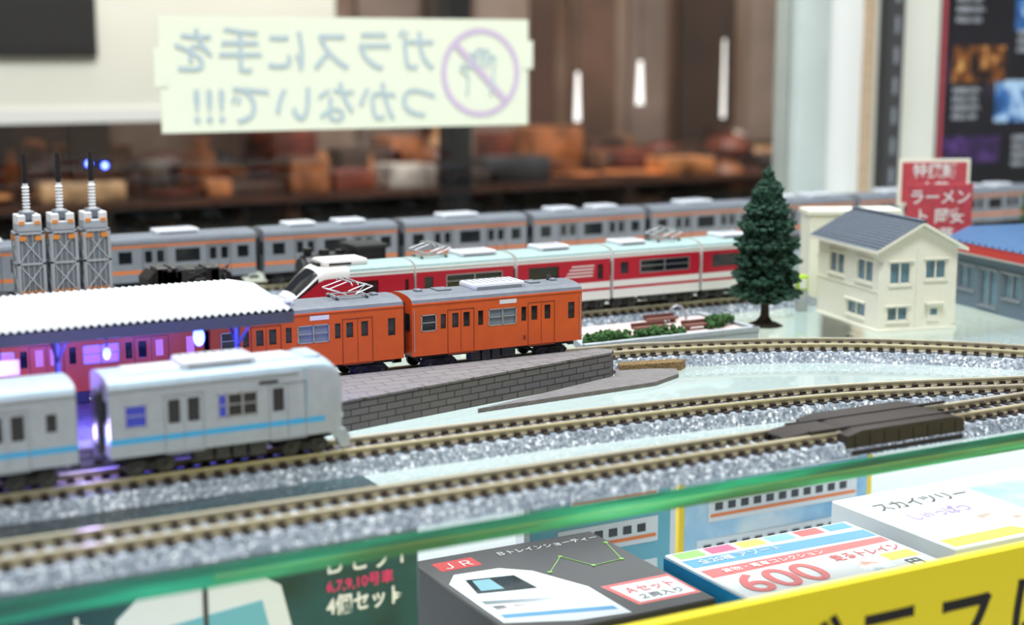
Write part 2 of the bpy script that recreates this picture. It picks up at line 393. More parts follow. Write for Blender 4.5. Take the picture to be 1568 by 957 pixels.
# ------------------------------------------------------------------ tracks
def smooth_path(pts,step=.4):
    P=[Vector((*p,0)) for p in pts]; out=[]
    P=[P[0]*2-P[1]]+P+[P[-1]*2-P[-2]]
    for i in range(1,len(P)-2):
        for k in range(24):
            t=k/24; a,b,c,d=P[i-1:i+3]
            out.append(.5*((2*b)+(-a+c)*t+(2*a-5*b+4*c-d)*t*t+(-a+3*b-3*c+d)*t*t*t))
    out.append(P[-2])
    res=[out[0]]; acc=0
    for i in range(1,len(out)):
        seg=(out[i]-out[i-1]).length
        pos=0
        while acc+seg-pos>=step:
            pos+=step-acc; acc=0
            res.append(out[i-1].lerp(out[i],pos/seg))
        acc+=seg-pos
    return res
def track(name,pts,z=0,gauge=1.0):
    P=smooth_path(pts,.42); mb=MB()
    T=[(P[min(i+1,len(P)-1)]-P[max(i-1,0)]).normalized() for i in range(len(P))]
    N=[Vector((-t.y,t.x,0)) for t in T]
    def sweep(prof,mt):
        n=len(prof); vs=[]
        for p,nn in zip(P,N):
            for a,b in prof: vs.append((p.x+nn.x*a,p.y+nn.y*a,z+b))
        fs=[]
        for i in range(len(P)-1):
            for j in range(n):
                k=(j+1)%n; fs.append((i*n+j,i*n+k,(i+1)*n+k,(i+1)*n+j))
        fs.append(list(range(n))); fs.append([(len(P)-1)*n+j for j in range(n)][::-1])
        mb.mesh(vs,fs,mt)
    sweep([(-1.12,0),(-1.08,.06),(-.92,.34),(.92,.34),(1.08,.06),(1.12,0)],'ballast')
    g=gauge/2
    for s in (-1,1):
        c=s*(g+.04)
        sweep([(c-.07,.385),(c-.03,.41),(c-.03,.51),(c-.055,.53),(c+.055,.53),(c+.03,.51),(c+.03,.41),(c+.07,.385)],'railside')
        sweep([(c-.055,.53),(c-.055,.58),(c+.055,.58),(c+.055,.53)],'rail')
    for p,t,nn in zip(P,T,N):
        w=.085; l=.84
        c=[p+t*w*a+nn*l*b for a,b in ((-1,-1),(1,-1),(1,1),(-1,1))]
        vs=[(q.x,q.y,z+.33) for q in c]+[(q.x,q.y,z+.39) for q in c]
        mb.mesh(vs,[(0,1,5,4),(1,2,6,5),(2,3,7,6),(3,0,4,7),(4,5,6,7)],'tie')
        for s in (-1,1):
            cc=p+nn*(s*(g+.04)); 
            c=[cc+t*.085*a+nn*.14*b for a,b in ((-1,-1),(1,-1),(1,1),(-1,1))]
            vs=[(q.x,q.y,z+.38) for q in c]+[(q.x,q.y,z+.46) for q in c]
            mb.mesh(vs,[(0,1,5,4),(1,2,6,5),(2,3,7,6),(3,0,4,7),(4,5,6,7)],'tie')
    return mb.build(name,smooth=False,recalc=False)
track('railway_track',[(-12,31.2),(10,31.2),(30,31.2),(52,31.2)])
track('railway_track',[(-12,35.85),(0,35.85),(14,35.8),(22,35.6),(28,35.1),(32,34.3),(36,33.0),(40,31.9)],z=.004)
track('railway_track',[(-12,43.6),(5,43.6),(25,43.6),(30,42.9),(34.6,41.2),(38,38.8),(40.3,36.4),(42,34.2)])
track('railway_track',[(-6,51),(20,51),(43,51)])
track('railway_track',[(-12,57),(20,57),(45,57)])
track('railway_track',[(-12,63.5),(20,63.5),(84,63.5)])

mb=MB()
M['brown']=mat('dark_grey_brown_plastic',(.034,.028,.027),.4,noise=.15)
prof=[(0,.02),(.12,.55),(.6,.66),(3.9,.66),(4.3,.58),(4.4,.02)]
mb.prism([(26.4+a,b) for a,b in prof],'Y',30.2,32.4,'brown')
for k in range(8): mb.box(26.75+k*.52,26.78+k*.52,30.19,30.21,.1,.55,'black')
mb.box(26.6,30.6,30.1,30.22,0,.14,'brown')
for yy in (30.7,31.7): mb.box(25.6,31.4,yy-.05,yy+.05,.62,.69,'brown')
mb.prism([(24.8,.58),(26.6,.58),(26.6,.66),(25.6,.66)],'Y',30.75,31.65,'brown')
mb.build('track_crossing_deck')

# ------------------------------------------------------------------ glass shelf
M['glass']=thin_glass('shelf_glass',(.93,.97,.955),.05,.035,.95)
M['glassbot']=thin_glass('shelf_glass_underside',(.93,.97,.955),.02,.03,.12)
M['glassedge']=ramp_mat('green_glass_edge',[(.3,(.005,.11,.09)),(.48,(.008,.30,.22)),(.6,(.02,.60,.38)),(.75,(.15,.85,.6))],'noise',.6,.12,0,stretch=(.3,1,5),coat=1)  # bright stops paint emerald highlights into the edge colour
mb=MB(); X0,X1,Y0,Y1,Zb=-30,110,29.82,77.,-.5
mb.poly([(X0,Y0,0),(X1,Y0,0),(X1,Y1,0),(X0,Y1,0)],'glass')
mb.poly([(X0,Y0,Zb),(X0,Y1,Zb),(X1,Y1,Zb),(X1,Y0,Zb)],'glassbot')
for (a,b),(c,d) in ([(X0,Y0),(X1,Y0)],[(X1,Y0),(X1,Y1)],[(X1,Y1),(X0,Y1)],[(X0,Y1),(X0,Y0)]):
    mb.poly([(a,b,Zb),(c,d,Zb),(c,d,0),(a,b,0)],'glassedge')
mb.build('glass_shelf',smooth=False)

# ------------------------------------------------------------------ station platform + canopy
M['brick']=brick_mat('platform_brick',(.13,.125,.13),(.16,.155,.16),(.045,.043,.045),.62,.21,.02,'XZ')
M['paving']=brick_mat('platform_paving',(.165,.155,.156),(.185,.175,.176),(.09,.085,.085),.9,.45,.018,'XY',.75)
mb=MB()
base=[(-12,37.3),(8.5,37.3),(15.9,39.1),(26.0,41.4),(26.5,42.0),(26.1,42.42),(-12,42.42)]
n=len(base); t=.88
mb.poly([(a,b,t) for a,b in base],'paving')
mb.poly([(a,b,0) for a,b in base],'brick')
for i in range(n):
    a,b=base[i],base[(i+1)%n]; mb.poly([(*a,0),(*b,0),(*b,t),(*a,t)],'brick')
def coping(p,q):
    p=Vector(p);q=Vector(q);L=(q-p).length;d=(q-p)/L;nn=Vector((d.y,-d.x));k=int(L/.62)
    for i in range(k):
        a=p+d*(L*i/k+.012);b=p+d*(L*(i+1)/k-.012)
        pts=[a+nn*.03,b+nn*.03,b-nn*.3,a-nn*.3]
        mb.mesh([(*u,t-.02) for u in pts]+[(*u,t+.05) for u in pts],[(0,1,5,4),(1,2,6,5),(2,3,7,6),(3,0,4,7),(4,5,6,7)],'paving')
coping((-12,37.3),(8.5,37.3)); coping((8.5,37.3),(15.9,39.1)); coping((15.9,39.1),(26,41.4))
mb.build('station_platform')
mb=MB()
M['grey']=mat('grey_base',(.19,.18,.18),.8,noise=.12,nscale=3,bump=.4)
M['tan']=mat('tan_cork',(.5,.33,.14),.9,noise=.3,nscale=9,bump=.8)
pts=[(20,39.3),(26.8,39.9),(28.2,40.6),(28.6,41.3),(27.5,42.0),(26.6,42.3),(26.55,41.9),(26.1,41.3)]
mb.mesh([(a,b,0) for a,b in pts]+[(a,b,.14) for a,b in pts],[(i,(i+1)%8,8+(i+1)%8,8+i) for i in range(8)]+[list(range(8,16))],'grey')
mb.build('platform_ramp_base')
mb=MB(); pts=[(26.75,42.0),(28.9,41.5),(29.3,41.8),(29.0,42.1),(27.0,42.5)]
mb.mesh([(a,b,.0) for a,b in pts]+[(a,b,.30) for a,b in pts],[(i,(i+1)%5,5+(i+1)%5,5+i) for i in range(5)]+[list(range(5,10))],'tan')
mb.build('cork_track_bed')

M['canopy']=mat('canopy_white',(.56,.59,.62),.5)
M['steelblue']=mat('canopy_beam',(.08,.085,.13),.5)
mb=MB(); xa,xb=-12,14.0
yn,yf=38.6,44.3
def cz(y): return 3.74+.28*(1-abs((y-41.7)/3.1))
k=int((xb-xa)/.2)
ys=[yn,yn+.05,40,41.7,42.8,yf]
vs=[];fs=[]
for i in range(k*2+1):
    xx=xa+(xb-xa)*i/(k*2); dz=.09 if i%2 else 0
    for y in ys: vs.append((xx,y,cz(y)+dz))
m_=len(ys)
for i in range(k*2):
    for j in range(m_-1): fs.append((i*m_+j,(i+1)*m_+j,(i+1)*m_+j+1,i*m_+j+1))
mb.mesh(vs,fs,'canopy')
mb.poly([(xa,yn+.06,3.67),(xb,yn+.06,3.67),(xb,yf-.02,3.67),(xa,yf-.02,3.67)],'steelblue')
mb.box(xa,xb,yn+.02,yn+.1,3.4,3.72,'steelblue')
mb.box(xa,xb,yf-.1,yf-.02,3.5,3.72,'steelblue')
mb.poly([(xb,yn,3.62),(xb,yf,3.62),(xb,yf,cz(yf)),(xb,41.7,cz(41.7)),(xb,yn,cz(yn))],'canopy')
for px in (-8,-2.5,3,8,13.0):
    mb.cyl((px,40.6,.88),(px,40.6,3.6),.09,'steelblue',n=10)
    mb.box(px-.06,px+.06,38.8,43.6,3.42,3.62,'steelblue')
    mb.cyl((px,40.6,2.5),(px,39.2,3.45),.05,'steelblue',n=6); mb.cyl((px,40.6,2.5),(px,42.,3.45),.05,'steelblue',n=6)
for px in (4.,9.7): 
    mb.box(px,px+1.1,40.2,40.5,1.15,1.22,'bluestripe'); mb.box(px,px+1.1,40.5,40.55,1.2,1.5,'bluestripe'); mb.box(px+.1,px+.2,40.25,40.45,.88,1.15,'dark'); mb.box(px+.9,px+1.,40.25,40.45,.88,1.15,'dark')
mb.box(5.9,6.9,40.0,40.06,2.4,2.8,'white'); mb.box(6.35,6.45,40.0,40.05,2.8,3.6,'dark')
can=mb.build('platform_canopy')
M['led']=mat('blue_led',(.1,.1,1),.3,emis=(.06,.10,1),estr=14)
M['ledv']=mat('violet_led',(.5,.2,1),.3,emis=(.35,.25,1),estr=12)
def led(x,y,z,r,m_,top):
    mb=MB(); mb.sphere((0,0,0),r,m_,1.6)
    mb.cyl((0,0,r*.8),(0,0,top-z),.03,'dark',n=6)
    mb.build('led_lamp',(x,y,z))
led(11.6,39.6,3.05,.16,'led',3.67); led(9.0,39.2,2.9,.10,'led',3.67); led(5.2,41.8,2.9,.07,'ledv',3.67)

# ------------------------------------------------------------------ park
M['pink']=mat('pink_pavement',(.58,.46,.44),.8,noise=.06,bump=.2)
M['conc']=mat('pale_concrete',(.36,.40,.43),.8,noise=.06)
M['wood']=mat('bench_brown',(.15,.06,.045),.6,noise=.2)
mb=MB()
mb.prism([(27.2,45.0),(34.9,45.0),(34.9,48.8),(28.6,48.8)],'Z',0,.3,'conc')
mb.prism([(27.7,45.3),(34.6,45.3),(34.6,48.5),(28.9,48.5)],'Z',.3,.36,'pink')
mb.box(27.2,34.9,44.95,45.2,.3,.46,'conc'); mb.box(34.65,34.9,45,48.8,.3,.46,'conc')
for px,py,w in ((30.2,46.3,1.5),(32.2,45.9,1.2),(31.6,47.6,1.4)):
    mb.box(px,px+w,py,py+.35,.50,.58,'wood'); mb.box(px,px+w,py+.33,py+.4,.58,.70,'wood')
    mb.box(px+.1,px+.2,py+.03,py+.3,.36,.5,'wood'); mb.box(px+w-.2,px+w-.1,py+.03,py+.3,.36,.5,'wood')
for i in range(6):
    a=math.pi*i/6; b=math.pi*(i+1)/6
    mb.cyl((33.2+.45*math.cos(a),48,.36+.6*math.sin(a)),(33.2+.45*math.cos(b),48,.36+.6*math.sin(b)),.05,'silver',n=6)
mb.build('park_plaza')

M['leaf']=ramp_mat('conifer_foliage',[(.2,(.005,.030,.020)),(.55,(.018,.085,.048)),(.9,(.07,.20,.12))],'noise',9,.7,.6,.05)
M['hedge']=ramp_mat('hedge_foliage',[(.2,(.015,.06,.012)),(.55,(.04,.14,.025)),(.9,(.12,.25,.06))],'noise',10,.8,.6,.05)
M['bark']=mat('bark',(.06,.04,.03),.9,noise=.3,nscale=8,bump=.6)
M['ground']=mat('tree_ground',(.13,.12,.08),.9,noise=.4,nscale=8,bump=.8)
def clump(mb,c,r,el,mt,dirv=None,rnd=.35):
    bm=bmesh.new(); bmesh.ops.create_icosphere(bm,subdivisions=1,radius=1)
    q=(dirv or Vector((0,0,1))).normalized().to_track_quat('X','Z').to_matrix()
    vs=[]
    for v in bm.verts:
        p=Vector((v.co.x*el,v.co.y,v.co.z*.75))*(1+R(-rnd,rnd))*r
        vs.append(Vector(c)+q@p)
    mb.mesh(vs,[[v.index for v in f.verts] for f in bm.faces],mt); bm.free()
def hedge(name,pts,r,n):
    mb=MB()
    for i in range(n):
        t=R(0,len(pts)-1.001); k=int(t); f=t-k
        p=Vector(pts[k]).lerp(Vector(pts[k+1]),f)
        clump(mb,(p.x+R(-r,r),p.y+R(-r*.8,r*.8),p.z+R(0.05,r*1.1)),R(.10,.17),1,'hedge')
    mb.prism([(pts[0][0]-r*.5,pts[0][1]-r*.5),(pts[-1][0]+r*.5,pts[-1][1]-r*.5),(pts[-1][0]+r*.5,pts[-1][1]+r*.5),(pts[0][0]-r*.5,pts[0][1]+r*.5)],'Z',pts[0][2],pts[0][2]+.12,'hedge')
    mb.build(name,smooth=False)
hedge('hedge_bush',[(27.6,45.5,.37),(28.6,45.5,.37),(31.6,45.5,.37)],.28,150)
hedge('hedge_bush',[(33.3,45.9,.37),(33.9,46.2,.37),(34.3,46.6,.37)],.33,80)

mb=MB(); H=6.15
mb.cyl((0,0,.1),(0,0,1.4),.2,'bark',.14,n=10); mb.cyl((0,0,1.4),(0,0,H-.3),.14,'bark',.04,n=8)
for i in range(5):
    a=i*1.26; mb.cyl((0,0,.5),(.42*math.cos(a),.42*math.sin(a),.04),.08,'bark',.04,n=6)
mb.cyl((0,0,0),(0,0,.12),.75,'ground',.5,n=14)
for i in range(2600):
    h=random.random()**.85
    z=.98+h*(H-1.02)
    hr=(z-.98)/(H-.98)
    rad=1.36*min(1,hr/.12+.40)*(1-max(0,(hr-.12)/.88)**2.6)
    rad=max(rad,.16)
    tier=.86+.14*math.sin(z*9.5+random.random()*.6)
    a=R(0,2*math.pi); rr=rad*tier*(random.random()**.3)
    d=Vector((math.cos(a),math.sin(a),-.25+hr*.9))
    clump(mb,(rr*math.cos(a),rr*math.sin(a),z-rr*.12),R(.09,.15)*(1 if rad>.3 else .7),1.4,'leaf',d,.4)
clump(mb,(0,0,H+.02),.14,1.4,'leaf',Vector((0,0,1)))
mb.build('conifer_tree',(36.8,47.1,0),smooth=False)
M['lime']=mat('lime_plastic',(.40,.62,.04),.4)
mb=MB(); mb.rbox(0,.45,0,.4,0,.9,.03,'conc'); mb.rbox(0,.45,0,.4,.9,1.55,.05,'lime'); mb.rbox(.08,.37,-.03,0,1.0,1.4,.01,'white',1); mb.build('vending_machine',(39.9,48.9,0),rz=-.4)

# ------------------------------------------------------------------ cream house
M['tile']=brick_mat('slate_roof',(.09,.12,.16),(.11,.14,.18),(.035,.045,.06),.30,.16,.02,'YX',.6)
M['winglass']=mat('house_window',(.12,.23,.31),.1,coat=.5,noise=.3,nscale=2)
mb=MB(); Wd,Dp,He=3.4,5.0,3.25; Pk=4.15
def holewall(p0,u,n,w,h,ops,mt,frm=None):
    frm=frm or mt
    xs=sorted({0,w}|{o[0] for o in ops}|{o[1] for o in ops}); zs=sorted({0,h}|{o[2] for o in ops}|{o[3] for o in ops})
    P=lambda a,z,d=0:(p0[0]+u[0]*a-n[0]*d,p0[1]+u[1]*a-n[1]*d,z)
    for i in range(len(xs)-1):
        for j in range(len(zs)-1):
            cx=(xs[i]+xs[i+1])/2;c_=(zs[j]+zs[j+1])/2
            if any(o[0]<cx<o[1] and o[2]<c_<o[3] for o in ops): continue
            mb.poly([P(xs[i],zs[j]),P(xs[i+1],zs[j]),P(xs[i+1],zs[j+1]),P(xs[i],zs[j+1])],mt)
    def bx(a,b,c,d,d0,d1,m_):
        pts=[P(a,c,d0),P(b,c,d0),P(b,d,d0),P(a,d,d0),P(a,c,d1),P(b,c,d1),P(b,d,d1),P(a,d,d1)]
        mb.mesh(pts,[(0,1,2,3),(4,5,6,7),(0,1,5,4),(1,2,6,5),(2,3,7,6),(3,0,4,7)],m_)
    for a,b,c,d in ops:
        for q in ([P(a,c),P(b,c),P(b,c,.12),P(a,c,.12)],[P(a,d),P(b,d),P(b,d,.12),P(a,d,.12)],[P(a,c),P(a,d),P(a,d,.12),P(a,c,.12)],[P(b,c),P(b,d),P(b,d,.12),P(b,c,.12)]): mb.poly(q,mt)
        mb.poly([P(a,c,.12),P(b,c,.12),P(b,d,.12),P(a,d,.12)],'winglass')
        t=.06
        for r_ in ((a,b,c,c+t),(a,b,d-t,d),(a,a+t,c,d),(b-t,b,c,d),((a+b)/2-.03,(a+b)/2+.03,c,d)): bx(*r_,.03,.11,frm)
        bx(a-.08,b+.08,d,d+.06,-.10,0,frm); bx(a-.05,b+.05,c-.06,c,-.07,0,frm)
    return bx
bx=holewall((0,0),(1,0),(0,-1),Wd,He,[(.45,1.4,1.85,2.75),(2.0,2.95,2.0,2.8),(.4,1.35,.4,1.0)],'cream')
bx(2.15,2.7,.35,1.0,-.05,0,'cream'); bx(2.28,2.56,.62,.85,-.07,-.04,'winglass')
bx(2.0,2.85,1.05,1.12,-.25,0,'cream'); bx(1.62,1.7,0,He,-.04,0,'cream')
bx=holewall((0,0),(0,1),(-1,0),Dp,He,[(.5,1.8,1.85,2.75),(2.8,4.1,1.85,2.75),(1.0,2.5,.4,1.0)],'cream')
bx(0,Dp,1.55,1.62,-.03,0,'cream')
mb.poly([(Wd,0,0),(Wd,Dp,0),(Wd,Dp,He),(Wd,0,He)],'cream'); mb.poly([(0,Dp,0),(Wd,Dp,0),(Wd,Dp,He),(0,Dp,He)],'cream')
mb.poly([(0,0,He),(Wd,0,He),(Wd/2,0,Pk)],'cream'); mb.poly([(0,Dp,He),(Wd,Dp,He),(Wd/2,Dp,Pk)],'cream')
ov=.3; sl=(Pk-He)/(Wd/2)
for s in (-1,1):
    xe=Wd/2+s*(Wd/2+ov); ze=He-ov*sl
    a=[(Wd/2,-ov,Pk+.02),(Wd/2,Dp+ov,Pk+.02),(xe,Dp+ov,ze+.02),(xe,-ov,ze+.02)]
    b=[(p[0],p[1],p[2]+.13) for p in a]
    mb.poly(b,'tile'); mb.poly(a,'cream')
    mb.mesh(a+b,[(0,3,7,4),(2,3,7,6),(1,2,6,5)],'cream')
    for k in range(12):
        f=k/12; x0_=Wd/2+(xe-Wd/2)*f; z0_=Pk+.15+(ze-Pk)*f
        mb.cyl((x0_,-ov,z0_),(x0_,Dp+ov,z0_),.022,'tile',n=6)
mb.cyl((Wd/2,-ov-.02,Pk+.17),(Wd/2,Dp+ov,Pk+.17),.07,'tile',n=8)
mb.rbox(-.06,Wd+.06,-.06,Dp+.06,0,.12,.02,'cream',1)
house=mb.build('cream_house',(39.6,43.7,0),rz=math.radians(-12.3))
mb=MB(); mb.rbox(0,3.9,0,1.5,0,3.95,.04,'cream',1); mb.box(-.08,3.98,-.08,1.58,3.9,4.07,'cream')
mb.box(.3,3.6,-.05,0,2.2,2.3,'cream'); mb.box(3.0,3.7,1.5,1.6,0,1.5,'cream')
mb.build('cream_building_block',(41.5,50.2,0),rz=math.radians(-24))

M['signred']=mat('sign_red',(.50,.06,.08),.5,noise=.15,nscale=3)
def board(name,loc,rz,w,h,zb,size,border,lines):
    mb=MB(); mb.box(0,w,0,.12,zb,zb+h,'cream' if border else 'signred')
    e=.15 if border else .02
    mb.box(e,w-e,-.02,0,zb+e,zb+h-e,'signred')
    mb.box(.2,.35,.12,.3,0,zb+h*.8,'cream'); mb.box(w-.35,w-.2,.12,.3,0,zb+h*.8,'cream')
    o=mb.build(name,loc,rz=rz)
    for k,t_ in enumerate(lines):
        text(o,'lettering_%d'%k,t_,size,(w/2,-.03,zb+h-size*1.0-k*size*1.2-.1),(math.pi/2,0,0),'white',off=.012,align='CENTER')
    return o
board('ramen_sign_board',(47.4,50.7,0),math.radians(-22),3.05,2.75,2.15,.72,False,['ラーメン','ト 岡安','中華'])
board('ramen_sign_board',(49.9,54.0,0),math.radians(-22),3.5,2.2,3.55,.72,True,['特撰麺','中華'])

M['blueroof']=mat('blue_roof',(.04,.11,.24),.5,noise=.1)
M['fasciared']=mat('red_fascia',(.60,.04,.035),.45)
M['bwall']=mat('grey_blue_wall',(.12,.17,.22),.6,noise=.05)
mb=MB(); w,d,h=5.,9.6,2.3
holewall((0,0),(0,1),(-1,0),d,h,[(.4+i*1.55,1.6+i*1.55,.25 if i%3==1 else .75,1.8) for i in range(6)],'bwall','silver')
holewall((0,0),(1,0),(0,-1),w,h,[(.6,2.0,.8,1.7),(2.8,4.2,.8,1.7)],'bwall','silver')
mb.poly([(w,0,0),(w,d,0),(w,d,h),(w,0,h)],'bwall'); mb.poly([(0,d,0),(w,d,0),(w,d,h),(0,d,h)],'bwall')
mb.box(-.35,w+.3,-.3,d+.3,h,h+.1,'white'); mb.box(-.4,w+.32,-.35,d+.32,h+.1,h+.5,'fasciared')
mb.prism([(-.42,h+.5),(w+.35,h+.5),(w-.6,h+1.0),(.8,h+1.0)],'Y',-.3,d+.3,'blueroof')
for i in range(22): mb.box(-.44,-.40,-.3+i*.45,-.24+i*.45,h+.5,h+.6,'blueroof')
mb.rbox(2,4,4,5.4,h+.95,h+1.5,.05,'white',1)
mb.build('blue_roof_shop',(45.7,38.1,0),rz=math.radians(-10))
mb=MB(); mb.cyl((0,0,0),(0,0,2.2),.13,'bark',n=8)
for i in range(260):
    v=Vector((R(-1,1),R(-1,1),R(-1,1)))
    if v.length>1: continue
    clump(mb,(v.x*1.1,v.y*1.1,2.7+v.z*1.3),R(.16,.26),1,'hedge')
mb.build('leafy_tree',(59.6,54.0,0),smooth=False)

# ------------------------------------------------------------------ black goods train
def wagon(name,x0,L,detail):
    mb=MB(); mb.box(0,L,-.85,.85,.55,.8,'black')
    for bx_ in (L*.2,L*.8):
        for s in (-1,1):
            for wx in (-.35,.35): mb.cyl((bx_+wx,s*.47,.24),(bx_+wx,s*.58,.24),.24,'dgrey',n=14)
            y0,y1=sorted((s*.6,s*.74)); mb.box(bx_-.6,bx_+.6,y0,y1,.16,.42,'black')
        mb.box(bx_-.2,bx_+.2,-.5,.5,.2,.6,'black')
    detail(mb,L); return mb.build(name,(x0,57,.58))
def d_low(mb,L):
    rr=random.Random(3)
    mb.prism([(0,.8),(L,.8),(L-.1,1.15),(L*.9,1.7),(L*.8,1.9),(.3,1.9),(0,1.6)],'Y',-.7,.7,'black')
    for i in range(16):
        a=rr.uniform(0,L-.5); mb.rbox(a,a+rr.uniform(.2,.6),-.8,rr.uniform(-.4,.5),.8,rr.uniform(1.1,2.05),.03,rr.choice(['black','black','dark']),1)
    for i in range(6): mb.cyl((rr.uniform(0,L),-.75,1),(rr.uniform(0,L),-.75,2.0),.03,'dark',n=6)
def d_loco(mb,L):
    mb.cyl((.2,0,1.45),(L-1.2,0,1.45),.62,'black',n=20)
    mb.cyl((.05,0,1.45),(.2,0,1.45),.5,'dark',n=20)
    mb.cyl((.4,0,2),(.4,0,2.35),.16,'black',.2,n=12); mb.cyl((1.1,0,2),(1.1,0,2.25),.25,'black',.2,n=12); mb.cyl((1.8,0,2),(1.8,0,2.2),.2,'black',n=12)
    mb.rbox(L-1.3,L,-.85,.85,.8,2.3,.05,'black'); mb.rbox(L-1.4,L+.1,-.9,.9,2.25,2.45,.08,'dark')
    mb.rbox(L-1.1,L-.7,-.87,-.84,1.5,2.0,.005,'pane',1)
    mb.box(.1,L-1.3,-.85,-.6,.85,.95,'dgrey')
    for k in range(3): mb.cyl((.8+k*.7,-.6,.35),(.8+k*.7,-.5,.35),.35,'dgrey',n=18)
wagon('black_goods_wagon',14.6,3.6,d_low)
wagon('black_steam_locomotive',20.9,3.5,d_loco)
M['tgrey']=mat('tower_grey',(.16,.18,.21),.5,noise=.05)
M['tlight']=mat('tower_light',(.40,.43,.47),.45)
M['twhite']=mat('tower_white',(.72,.74,.75),.45)
M['torange']=mat('tower_orange',(.75,.26,.04),.5)
wagon('black_flat_wagon',3.2,11.1,lambda mb,L:(mb.box(.3,L-.3,-.8,.8,.8,1.15,'black'),[mb.rbox(.4+k*.9,1.1+k*.9,-.84,.84,.85,1.3,.03,'dark',1) for k in range(11)]))
def tower(x):
    mb=MB(); w=.47
    mb.box(-w,w,-w,w,0,2.35,'tgrey')
    for s in (-1,1):
        for ax in (0,1):
            def B(a0,a1,z0_,z1_,m_='tlight',t=.05):
                lo,hi=sorted((s*w,s*(w+t)))
                if ax==0: mb.box(a0,a1,lo,hi,z0_,z1_,m_)
                else: mb.box(lo,hi,a0,a1,z0_,z1_,m_)
            for a in (-w,w-.07): B(a,a+.07,0,2.35)
            for z in (0,1.14,2.27): B(-w,w,z,z+.07)
            for k in range(4):
                B(-.33+k*.2,-.30+k*.2,0.05,2.3,'tlight',.02)
            for k in range(2):
                za=.07+k*1.14
                for sg in (-1,1):
                    p=(-w+.05,za); q=(w-.05,za+1.06)
                    if sg<0: p,q=(w-.05,za),(-w+.05,za+1.06)
                    c=s*(w+.02)
                    if ax==0: mb.cyl((p[0],c,p[1]),(q[0],c,q[1]),.025,'tlight',n=6)
                    else: mb.cyl((c,p[0],p[1]),(c,q[0],q[1]),.025,'tlight',n=6)
            for a in (-.40,.16): B(a,a+.24,2.05,2.2,'torange',.07)
    for k in range(7): mb.box(-w+.02+k*.13,-w+.08+k*.13,-w-.09,-w,.05,.17,'torange')
    mb.rbox(-.44,.44,-.44,.44,2.35,2.7,.04,'tlight',1)
    for a in (-.28,.28):
        for b in (-.28,.28):
            mb.rbox(a-.15,a+.15,b-.15,b+.15,2.6,2.98,.03,'twhite',1); mb.box(a-.1,a+.1,b-.18,b+.18,2.62,2.75,'torange')
    mb.rbox(-.26,.26,-.26,.26,2.75,3.1,.05,'tgrey',1)
    for k in range(8): mb.cyl((0,0,3.1+k*.12),(0,0,3.17+k*.12),.15,'twhite',.10,n=12)
    mb.cyl((0,0,3.1),(0,0,4.1),.10,'twhite',n=12)
    mb.cyl((0,0,4.1),(0,0,4.3),.09,'black',.12,n=10); mb.cyl((0,0,4.3),(0,0,5.2),.12,'black',.08,n=10)
    mb.build('grey_transformer_tower',(x,57.0,1.88))
for x in (10.4,11.6,12.8): tower(x)

# ------------------------------------------------------------------ lower display shelf
M['lwhite']=mat('lower_shelf_white',(.45,.48,.50),.5)
mb=MB(); mb.box(-30,110,20,76.5,-90,-9,'lwhite'); mb.box(-30,110,19.6,20,-88,-10,'lwhite'); mb.build('display_cabinet_base')
mb=MB(); mb.box(-30,110,77,79,-90,.6,'cream2'); mb.build('wall_rear_low')

M['pk_black']=mat('pack_black',(.010,.010,.014),.4)
M['pk_blue']=mat('pack_blue',(.02,.26,.52),.35)
M['pk_white']=mat('pack_white',(.66,.69,.72),.35)
M['pk_red']=mat('pack_red',(.60,.015,.015),.3)
M['pk_yel']=mat('pack_yellow',(.80,.56,.03),.35)
M['pk_teal']=mat('pack_teal',(.010,.06,.075),.35,noise=.5,nscale=.5)
M['pk_cyan']=mat('pack_cyan',(.14,.40,.50),.35)
M['pk_green']=mat('pack_green',(.25,.5,.1),.4)
M['pk_pink']=mat('pack_pink',(.75,.05,.18),.4)
M['pk_art']=ramp_mat('pack_artwork',[(.25,(.08,.2,.45)),(.42,(.75,.85,.92)),(.55,(.85,.86,.88)),(.63,(.6,.25,.15)),(.75,(.1,.3,.2))],'noise',.9,.3,0)
M['pk_sky']=ramp_mat('pack_sky_art',[(.3,(.12,.32,.55)),(.5,(.35,.55,.72)),(.65,(.68,.75,.78)),(.75,(.5,.35,.25))],'noise',.35,.3,0)
UP=(0,0,0)
mb=MB(); mb.rbox(18.5,25.1,34.0,41.1,-9,-5,.04,'pk_black',1)
zt=-4.995
def quad(mb,pts,z,mt): mb.poly([(a,b,z) for a,b in pts],mt)
quad(mb,[(19,39.8),(20.4,39.8),(20.4,40.6),(19,40.6)],zt,'pk_red')
quad(mb,[(18.7,35.2),(20.6,34.4),(22.3,34.2),(22.3,36.6),(21.5,38.6),(20.7,39.3),(19.2,39.4),(18.7,38.7)],zt,'pk_white')
quad(mb,[(19.1,37.6),(20.9,37.2),(20.8,38.5),(19.3,38.8)],zt+.004,'pane')
quad(mb,[(19.3,37.75),(20.0,37.6),(20.0,38.55),(19.45,38.65)],zt+.006,'pk_cyan')
quad(mb,[(18.9,36.7),(22.1,35.6),(22.1,35.9),(18.9,37.0)],zt+.004,'pane_grey')
quad(mb,[(18.9,35.5),(22.1,34.6),(22.1,34.9),(18.9,35.8)],zt+.004,'pk_blue')
for k in range(5): quad(mb,[(19.0+k*.6,36.1-k*.2),(19.35+k*.6,36.0-k*.2),(19.35+k*.6,36.4-k*.2),(19.0+k*.6,36.5-k*.2)],zt+.006,'pane')
quad(mb,[(22.8,34.6),(25.0,34.6),(25.0,36.4),(22.6,36.4)],zt,'pk_red')
quad(mb,[(22.95,34.75),(24.9,34.75),(24.9,36.2),(22.8,36.2)],zt+.004,'pk_white')
cons=[(21.9,38.2),(22.9,39.3),(23.4,38.1),(24.5,38.2),(24.9,39.8)]
